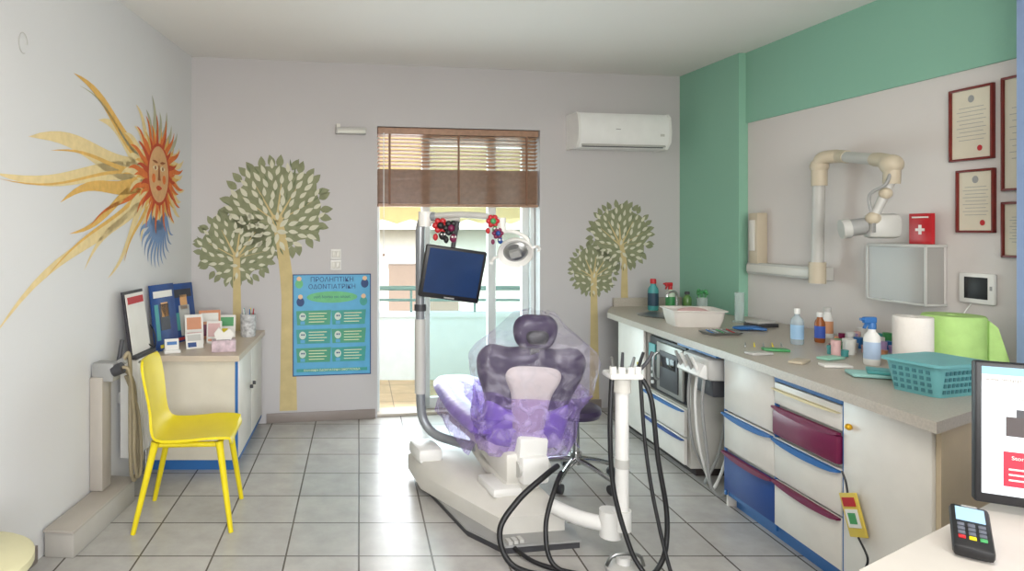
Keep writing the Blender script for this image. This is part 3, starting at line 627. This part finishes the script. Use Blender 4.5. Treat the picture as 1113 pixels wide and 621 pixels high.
# ------------------------------------------------------------ dental chair
PLUM=mat('plum_upholstery',(58,46,74),.32,var=.15,scale=6,bump=.2,bscale=18)
PURP=mat('purple_cover',(140,116,190),.32,var=.2,scale=10,bump=.5,bscale=14)
SHELL=mat('shell_beige',(205,196,190),.4)
film=glassy('plastic_film',(244,242,248),.13,.15,bump=.8,bscale=9,gl=(228,224,236))
film2=glassy('plastic_film_thin',(246,245,248),.05,.12,bump=.8,bscale=9,gl=(228,224,236))
filmp=glassy('purple_film',(222,210,240),.24,.18,bump=.8,bscale=10,gl=(204,186,236))
CH=Matrix.Translation((.84,3.30,0))@Matrix.Rotation(R(12),4,'Z')
w=B('dental_chair',CH)
BK=Matrix.Translation((.03,.06,.42))@Matrix.Rotation(R(-12),4,'Z')@Matrix.Rotation(R(12),4,'X')@Matrix.Rotation(R(3),4,'Y')
out=[(-.15,-.02),(-.19,.06),(-.21,.16),(-.24,.26),(-.27,.34),(-.275,.43),(-.22,.49),(-.11,.48),(0,.50),(.11,.48),(.22,.49),(.275,.43),(.27,.34),(.24,.26),(.21,.16),(.19,.06),(.15,-.02)]
w.pillow(out,.11,PLUM,BK,4,.05)
low=[(-.16,-.05),(-.205,.04),(-.215,.13),(-.2,.2),(-.1,.17),(0,.2),(.1,.17),(.2,.2),(.215,.13),(.205,.04),(.16,-.05)]
w.pillow(low,.15,PURP,BK,4,.05)
sh=[(-.07,.05),(-.09,.16),(-.105,.26),(-.14,.35),(-.11,.40),(0,.41),(.11,.40),(.14,.35),(.105,.26),(.09,.16),(.07,.05)]
w.pillow(sh,.06,SHELL,BK@Matrix.Translation((0,-.065,0)),4,.03)
HD=BK@Matrix.Translation((0,-.01,.56))@Matrix.Rotation(R(-6),4,'X')
w.box(BK@Vector((0,-.03,.48)),(.05,.02,.2),STEEL,rot=(14,0,0),bev=.006)
hd=[(-.07,-.07),(-.105,-.02),(-.11,.05),(-.07,.095),(0,.10),(.07,.095),(.11,.05),(.105,-.02),(.07,-.07),(0,-.075)]
w.pillow(hd,.09,PLUM,HD,4,.045); w.pillow([(p[0]*.5,p[1]*.4) for p in hd],.04,DGREY,HD@Matrix.Translation((0,-.05,-.01)),4,.02)
seat=[(-.2,-.02),(-.25,-.15),(-.25,-.4),(-.22,-.62),(-.17,-.9),(-.10,-1.04),(0,-1.07),(.10,-1.04),(.17,-.9),(.22,-.62),(.25,-.4),(.25,-.15),(.2,-.02)]
w.pillow([(p[0],-p[1]) for p in seat],.11,PURP,Matrix.Translation((0,.02,.45))@Matrix.Rotation(R(-88),4,'X'),4,.05)
w.box((0,.35,.365),(.34,.6,.07),OFFW,bev=.02)
w.box((0,.12,.29),(.24,.36,.16),OFFW,bev=.03); w.box((.02,-.02,.36),(.16,.12,.20),WPLAS,bev=.02,rot=(10,0,0))
w.box((-.02,.2,.23),(.2,.5,.12),OFFW,rot=(12,0,0),bev=.03)
w.box((.02,-.06,.29),(.15,.10,.14),WPLAS,bev=.02); w.cyl((-.065,-.06,.29),(.105,-.06,.29),.04,LGREY)
bp=[(-.24,-.30),(.13,-.32),(.16,-.22),(.16,.55),(.08,.68),(-.34,.68),(-.38,.6),(-.34,-.1)]
w.prism([(p[0],p[1],.0) for p in bp],(0,0,.03),DGREY)
w.prism([(p[0]*1.02,p[1]*1.02,.03) for p in bp],(0,0,.010),GREYP)
body0=[(-.22,-.20,.04),(.11,-.22,.04),(.14,.5,.04),(.07,.72,.04),(-.40,.72,.04),(-.42,.40,.04)]
body1=[(-.14,-.12,.17),(.08,-.13,.17),(.11,.45,.19),(.05,.66,.17),(-.37,.66,.17),(-.39,.42,.17)]
w.rings([body0,[(p[0],p[1],.12) for p in body0],body1],OFFW)
w.box((-.34,.56,.195),(.15,.22,.09),WPLAS,bev=.03); w.box((-.12,.02,.185),(.16,.22,.05),WPLAS,bev=.02)
for i in range(3): w.box((-.21+.03*i,-.285+.005*i,.045),(.02,.04,.02),LGREY)
# thin plastic drape over backrest and headrest
rs=[]
for k,(h,wx,wy) in enumerate([(-.07,.235,.11),(.02,.262,.125),(.10,.265,.12),(.18,.265,.115),(.26,.285,.11),(.34,.305,.105),(.42,.31,.10),(.48,.285,.095),(.54,.22,.09),(.61,.15,.085),(.66,.11,.06),(.675,.06,.03)]):
    row=[]
    for j in range(72):
        a=2*math.pi*j/72; c_,s_=math.cos(a),math.sin(a)
        rx_=wx*math.copysign(abs(c_)**.6,c_); ry_=wy*math.copysign(abs(s_)**.7,s_)
        f=1+.07*noise.noise(Vector((c_*3,s_*3,h*6)))+.03*noise.noise(Vector((c_*9,s_*9,h*12)))
        row.append(BK@Vector((rx_*f+(.03 if c_>0 and .2<h<.6 else 0),ry_*f,h+.02*noise.noise(Vector((c_*3,s_*3+h*3,5))))))
    rs.append(row)
w.rings(rs[:5],filmp,cap=False); w.rings(rs[4:9],film,cap=False); w.rings(rs[8:],film2,cap=False)
rs=[]
for k in range(15):
    y=-.03+.06*k; row=[]
    for j in range(37):
        u=-1+2*j/36; hw=.31-.008*k
        x=u*hw; zz=.53-.17*abs(u)**4+.022*noise.noise(Vector((u*4,y*6,1)))+.008*noise.noise(Vector((u*12,y*18,1))); row.append(Vector((x+.012*noise.noise(Vector((u*3,y*7,4))),y,zz)))
    rs.append(row)
w.rings(rs,filmp,cap=False,closed=False)
w.done()

# ------------------------------------------------------------ stool
w=B('dentist_stool',Matrix.Translation((1.29,3.83,0)))
for i in range(5):
    a=R(15+72*i); x,y=.25*math.cos(a),.25*math.sin(a)
    w.tube([(0,0,.13),(x*.5,y*.5,.11),(x,y,.075)],[.02,.013],CHROME,6)
    w.cyl((x,y,.08),(x,y,.05),.01,CHROME)
    w.cyl((x-.018*math.sin(a),y+.018*math.cos(a),.028),(x-.004*math.sin(a),y+.004*math.cos(a),.028),.028,DGREY,seg=18); w.cyl((x+.018*math.sin(a),y-.018*math.cos(a),.028),(x+.004*math.sin(a),y-.004*math.cos(a),.028),.028,DGREY,seg=18)
w.cyl((0,0,.10),(0,0,.17),.035,CHROME); w.cyl((0,0,.15),(0,0,.40),.022,CHROME)
w.lathe((-.02,0,.38),[(.08,0),(.15,.01),(.165,.035),(.16,.06),(.13,.075),(.0001,.078)],PLUM,32); w.done()

# ------------------------------------------------------------ dental light + arm
w=B('dental_lamp')
w.tube([(.66,3.62,.27),(.56,3.76,.255),(.45,3.86,.27),(.388,3.9,.35),(.374,3.9,.5),(.372,3.9,.8),(.372,3.9,1.1),(.372,3.9,1.43),(.378,3.9,1.525),(.41,3.89,1.565),(.46,3.875,1.57)],.028,mat('pole_grey',(140,144,148),.3,.3),8,16)
w.cyl((.372,3.9,.5),(.372,3.9,.95),.033,LGREY); w.cyl((.372,3.9,1.0),(.372,3.9,1.04),.036,DGREY)
w.cyl((.40,3.89,1.51),(.40,3.89,1.60),.04,WPLAS); w.tube([(.42,3.89,1.57),(.6,3.83,1.58),(.76,3.76,1.565),(.83,3.74,1.53)],.019,LGREY,8,14)
w.tube([(.42,3.89,1.535),(.6,3.83,1.555)],.012,LGREY)
w.cyl((.83,3.74,1.56),(.83,3.74,1.47),.024,WPLAS); w.tube([(.83,3.74,1.48),(.89,3.70,1.48),(.955,3.66,1.44),(.96,3.66,1.39)],.012,WPLAS)
LH=Matrix.Translation((.895,3.68,1.36))@Euler((R(114),R(-16),R(-25))).to_matrix().to_4x4()
def lathM(b,M,prof,m,seg=32,sx=1.15):
    b.rings([[M@Vector((r*sx*math.cos(2*math.pi*j/seg),r*math.sin(2*math.pi*j/seg),z)) for j in range(seg)] for r,z in prof],m)
lathM(w,LH,[(.03,-.05),(.06,-.045),(.085,-.02),(.09,.01),(.085,.02),(.078,.015),(.06,-.012),(.001,-.02)],WPLAS)
lathM(w,LH,[(.062,-.01),(.05,.0),(.001,.0)],STEEL)
w.rings([[LH@Vector((x*.03+.0,.02*s_,z)) for x,s_ in ((-1,-1),(1,-1),(1,1),(-1,1))] for z in (-.015,.03)],GREYP)
for sx in (-1,1):
    w.tube([LH@Vector((sx*.09,0,0)),LH@Vector((sx*.125,0,0)),LH@Vector((sx*.14,0,.04)),LH@Vector((sx*.135,0,.06))],.009,WPLAS)
w.tube([(.96,3.66,1.39),LH@Vector((.09,-.03,-.03))],.012,WPLAS,smooth=False)
w.done()
def plush(name,c,m1,m2,s=1):
    b=B(name)
    for i in range(6):
        a=i*math.pi/3; b.sph((c[0]+.035*s*math.cos(a),c[1]-.0,c[2]+.035*s*math.sin(a)),(.022*s,.015*s,.022*s),m1,u=12,v=8)
    b.sph((c[0],c[1]-.012,c[2]),(.024*s,.02*s,.024*s),m2,u=12,v=8)
    b.sph((c[0]+.01,c[1]-.02,c[2]-.07*s),(.025*s,.02*s,.03*s),m2,u=12,v=8); b.sph((c[0]-.03,c[1]-.01,c[2]-.08*s),(.018*s,.015*s,.025*s),m1,u=12,v=8)
    for k in (-1,1): b.sph((c[0]+.01+k*.009,c[1]-.042,c[2]-.06*s),.006,WPLAS,u=8,v=6)
    b.tube([(c[0],c[1],c[2]+.02),(c[0]+.01,c[1]+.03,c[2]+.05*s)],.004,GREEN)
    return b.done()
plush('plush_flower',(.48,3.79,1.515),RED,BLACK,.85); plush('plush_flower',(.54,3.77,1.50),BLACK,MAROON,.85); plush('plush_flower',(.77,3.70,1.54),RED,GREEN,.7); plush('plush_flower',(.79,3.66,1.47),MAROON,DBLUE,.6)
w=B('patient_monitor',Matrix.Translation((.54,3.72,1.235))@Euler((R(8),R(8),R(8))).to_matrix().to_4x4())
w.box((0,0,0),(.36,.035,.305),BLACK,bev=.008)
w.box((0,-.0185,.008),(.32,.003,.26),mat('screen_navy',(30,50,86),.15,emit=.18,var=.2,scale=3)); w.box((0,-.019,-.14),(.06,.002,.008),GREYP)
w.box((0,.03,.02),(.12,.04,.1),DGREY,bev=.01); w.tube([(0,.05,.03),(.0,.08,.15),(-.0,.08,.30)],.014,DGREY); w.done()

# ------------------------------------------------------------ instrument arm
w=B('instrument_arm')
w.tube([(.93,3.10,.16),(1.02,3.0,.15),(1.12,2.93,.15)],.034,WPLAS,6,16); w.cyl((1.14,2.92,.10),(1.14,2.92,.22),.048,WPLAS)
w.tube([(1.14,2.92,.18),(1.18,2.91,.18)],.03,WPLAS)
w.cyl((1.185,2.9,.14),(1.185,2.9,.23),.04,WPLAS); w.cyl((1.185,2.9,.2),(1.185,2.9,.80),.029,WPLAS); w.cyl((1.185,2.9,.42),(1.185,2.9,.46),.033,LGREY)
w.cyl((1.185,2.9,.76),(1.185,2.9,.84),.038,OFFW); w.box((1.18,2.88,.842),(.15,.11,.028),WPLAS,bev=.012)
for i,(x,y) in enumerate([(1.125,2.85),(1.16,2.84),(1.20,2.84),(1.235,2.85)]):
    w.cyl((x,y,.84),(x,y,.885),.015,WPLAS); w.cyl((x,y,.875),(x+.01*(i-1),y-.01,.93+.02*(i%2)),.008,[STEEL,DGREY,STEEL,BLACK][i],.006)
w.tube([(1.24,2.86,.86),(1.28,2.85,.91),(1.30,2.85,.95)],.008,DGREY)
for pts,r in [([(1.24,2.85,.85),(1.28,2.82,.75),(1.30,2.80,.5),(1.33,2.78,.25),(1.29,2.74,.08),(1.17,2.7,.02),(.95,2.75,.018),(.78,2.85,.018),(.7,3.0,.03)],.0105),
 ([(1.12,2.85,.85),(1.10,2.82,.6),(1.11,2.80,.35),(1.16,2.74,.12),(1.2,2.68,.03),(1.1,2.62,.018),(.9,2.68,.018)],.0105),
 ([(1.24,2.84,.85),(1.25,2.81,.55),(1.27,2.76,.3),(1.30,2.68,.06),(1.32,2.62,.018)],.008),
 ([(.95,3.08,.36),(.86,2.98,.35),(.72,2.92,.26),(.63,2.88,.14),(.67,2.8,.03),(.85,2.72,.018),(1.1,2.68,.018)],.013),
 ([(.96,3.05,.34),(.90,2.95,.31),(.83,2.86,.17),(.85,2.8,.03),(1.0,2.7,.018),(1.15,2.62,.018)],.011)]:
    w.tube(pts,r,BLACK,10,10)
w.done()
w=B('foot_control',Matrix.Translation((1.15,2.80,0)))
w.lathe((0,0,0),[(.07,0),(.075,.02),(.065,.03),(.035,.04),(.0001,.042)],LGREY,32); w.tube([(-.08,-.02,.04),(-.05,-.03,.09),(.05,-.03,.09),(.08,-.02,.04)],.008,STEEL); w.cyl((0,0,.04),(0,0,.07),.03,WPLAS); w.done()

# ------------------------------------------------------------ foreground desk
w=B('reception_desk'); DW=mat('desk_white',(200,194,186),.4)
w.prism([(1.087,1.40,.722),(2.5,2.18,.722),(2.55,.8,.722),(1.05,.8,.722)],(0,0,.028),DW)
w.prism([(1.14,1.38,0),(2.45,2.10,0),(2.45,2.12,0),(1.13,1.40,0)],(0,0,.722),OFFW); w.b2((2.46,.85,0),(2.49,2.1,.722),OFFW); w.done()
w=B('computer_monitor',Matrix.Translation((1.875,1.583,.7505))@Matrix.Rotation(R(-28),4,'Z'))
w.box((0,0,.208),(.55,.03,.37),BLACK,bev=.006); w.b2((-.262,-.0165,.05),(.262,-.0148,.382),mat('screen_white',(204,214,224),.3,emit=.35,var=.01))
w.b2((-.262,-.018,.362),(.262,-.0166,.382),mat('browser_bar',(120,160,196),.3,emit=.3)); w.b2((-.262,-.018,.342),(.262,-.0166,.36),PAPER)
lab(w,'www.dental.gr   Products   News',-.255,.346,.012,DGREY,-.0185); lab(w,'Dental care shop',-.22,.315,.014,GREYP,-.0185)
w.b2((-.24,-.018,.30),(.24,-.0166,.302),GREYP)
for i in range(4):
    x=-.175+.125*i; w.b2((x-.04,-.018,.205),(x+.045,-.0166,.255),mat('product_photo',(62,54,54),.4,emit=.1)); w.b2((x-.02,-.018,.255),(x+.015,-.0166,.275),DGREY)
    w.b2((x-.045,-.018,.075),(x+.055,-.0166,.165),mat('banner_red',(190,26,50),.4,emit=.3)); lab(w,'Store',x-.03,.145,.014,PAPER,-.0185)
    for k in range(3): w.b2((x-.035,-.0188,.09+k*.014),(x+.03,-.018,.094+k*.014),PAPER)
w.box((0,.04,.13),(.05,.02,.24),BLACK,bev=.005); w.box((0,.05,.006),(.24,.16,.012),BLACK,bev=.005); w.done()
w=B('card_terminal',Matrix.Translation((1.375,1.44,.752))@Matrix.Rotation(R(-40),4,'Z')@Matrix.Rotation(R(17),4,'X')@Matrix.Scale(.9,4))
w.box((0,.085,.018),(.078,.18,.034),BLACK,bev=.01); w.box((0,.13,.0362),(.056,.055,.002),mat('terminal_screen',(150,185,215),.2,emit=.2)); w.box((0,.165,.0362),(.03,.006,.002),GREYP)
for r in range(4):
    for c in range(3): w.box((-.02+.02*c,.085-.017*r,.036),(.014,.011,.005),mat('keys',(90,94,104),.5) if r<3 else [RED,YELLOW,GREEN][c],bev=.0015)
w.box((0,.06,.0),(.05,.1,.015),BLACK); w.done()
w=B('key_card',Matrix.Translation((1.955,2.50,.25))@Matrix.Rotation(R(-90),4,'Z')@Matrix.Rotation(R(-22),4,'Y')@Matrix.Scale(1.35,4))
w.box((0,0,.09),(.07,.006,.12),mat('card_yellow',(214,190,80),.5),bev=.002); w.box((0,-.004,.125),(.05,.002,.025),RED); w.box((0,-.004,.08),(.05,.002,.05),PAPER); w.box((0,-.005,.08),(.03,.002,.03),GREEN)
w.tube([(0,0,.15),(.01,-.004,.18),(.0,.0,.21)],.003,DGREY); w.tube([(0,-.003,.03),(.02,-.006,-.02),(0,-.006,-.05)],.003,BLACK); w.done()

# ------------------------------------------------------------ lights
W=bpy.data.worlds.new('world'); S.world=W; W.use_nodes=True; nt=W.node_tree
bg=nt.nodes['Background']; sky=nt.nodes.new('ShaderNodeTexSky')
try:
    sky.sky_type='NISHITA'; sky.sun_disc=False; sky.sun_elevation=R(45); sky.sun_rotation=R(200)
except Exception: pass
hs=nt.nodes.new('ShaderNodeHueSaturation'); hs.inputs['Saturation'].default_value=.4
nt.links.new(sky.outputs[0],hs.inputs['Color']); nt.links.new(hs.outputs[0],bg.inputs[0]); bg.inputs[1].default_value=.8
def area(n,loc,rot,sx,sy,e,c):
    l=bpy.data.lights.new(n,'AREA'); l.shape='RECTANGLE'; l.size=sx; l.size_y=sy; l.energy=e; l.color=c
    o=bpy.data.objects.new(n,l); o.location=loc; o.rotation_euler=[R(a) for a in rot]; S.collection.objects.link(o); return o
area('rear_fill_light',(.6,-1.55,1.7),(93,0,0),2.9,1.5,95,(1,.97,.94))  # unseen fill behind the camera, added to brighten the room
area('door_daylight',(.82,5.62,1.2),(-90,0,0),1.3,1.9,60,(.88,.94,1))
area('ceiling_fill_light',(.7,1.0,2.76),(0,0,0),1.2,.3,30,(1,.96,.90))  # dim fill added overhead out of view, no fitting belongs to it
sn=bpy.data.lights.new('sun','SUN'); sn.energy=4.5; sn.angle=R(.6); sn.color=(1,.96,.88); so=bpy.data.objects.new('sun',sn); so.rotation_euler=(R(48),0,R(-25)); S.collection.objects.link(so)
# ------------------------------------------------------------ camera
cam=bpy.data.cameras.new('camera'); co=bpy.data.objects.new('camera',cam); S.collection.objects.link(co)
co.location=(0,0,1.49); co.rotation_euler=(R(90),0,0); cam.sensor_fit='HORIZONTAL'; cam.sensor_width=36; cam.lens=36*700/1113
cam.shift_x=.1496; cam.shift_y=-.0544; cam.clip_start=.05; S.camera=co
S.view_settings.view_transform='Standard'; S.view_settings.look='None'; S.view_settings.exposure=.2
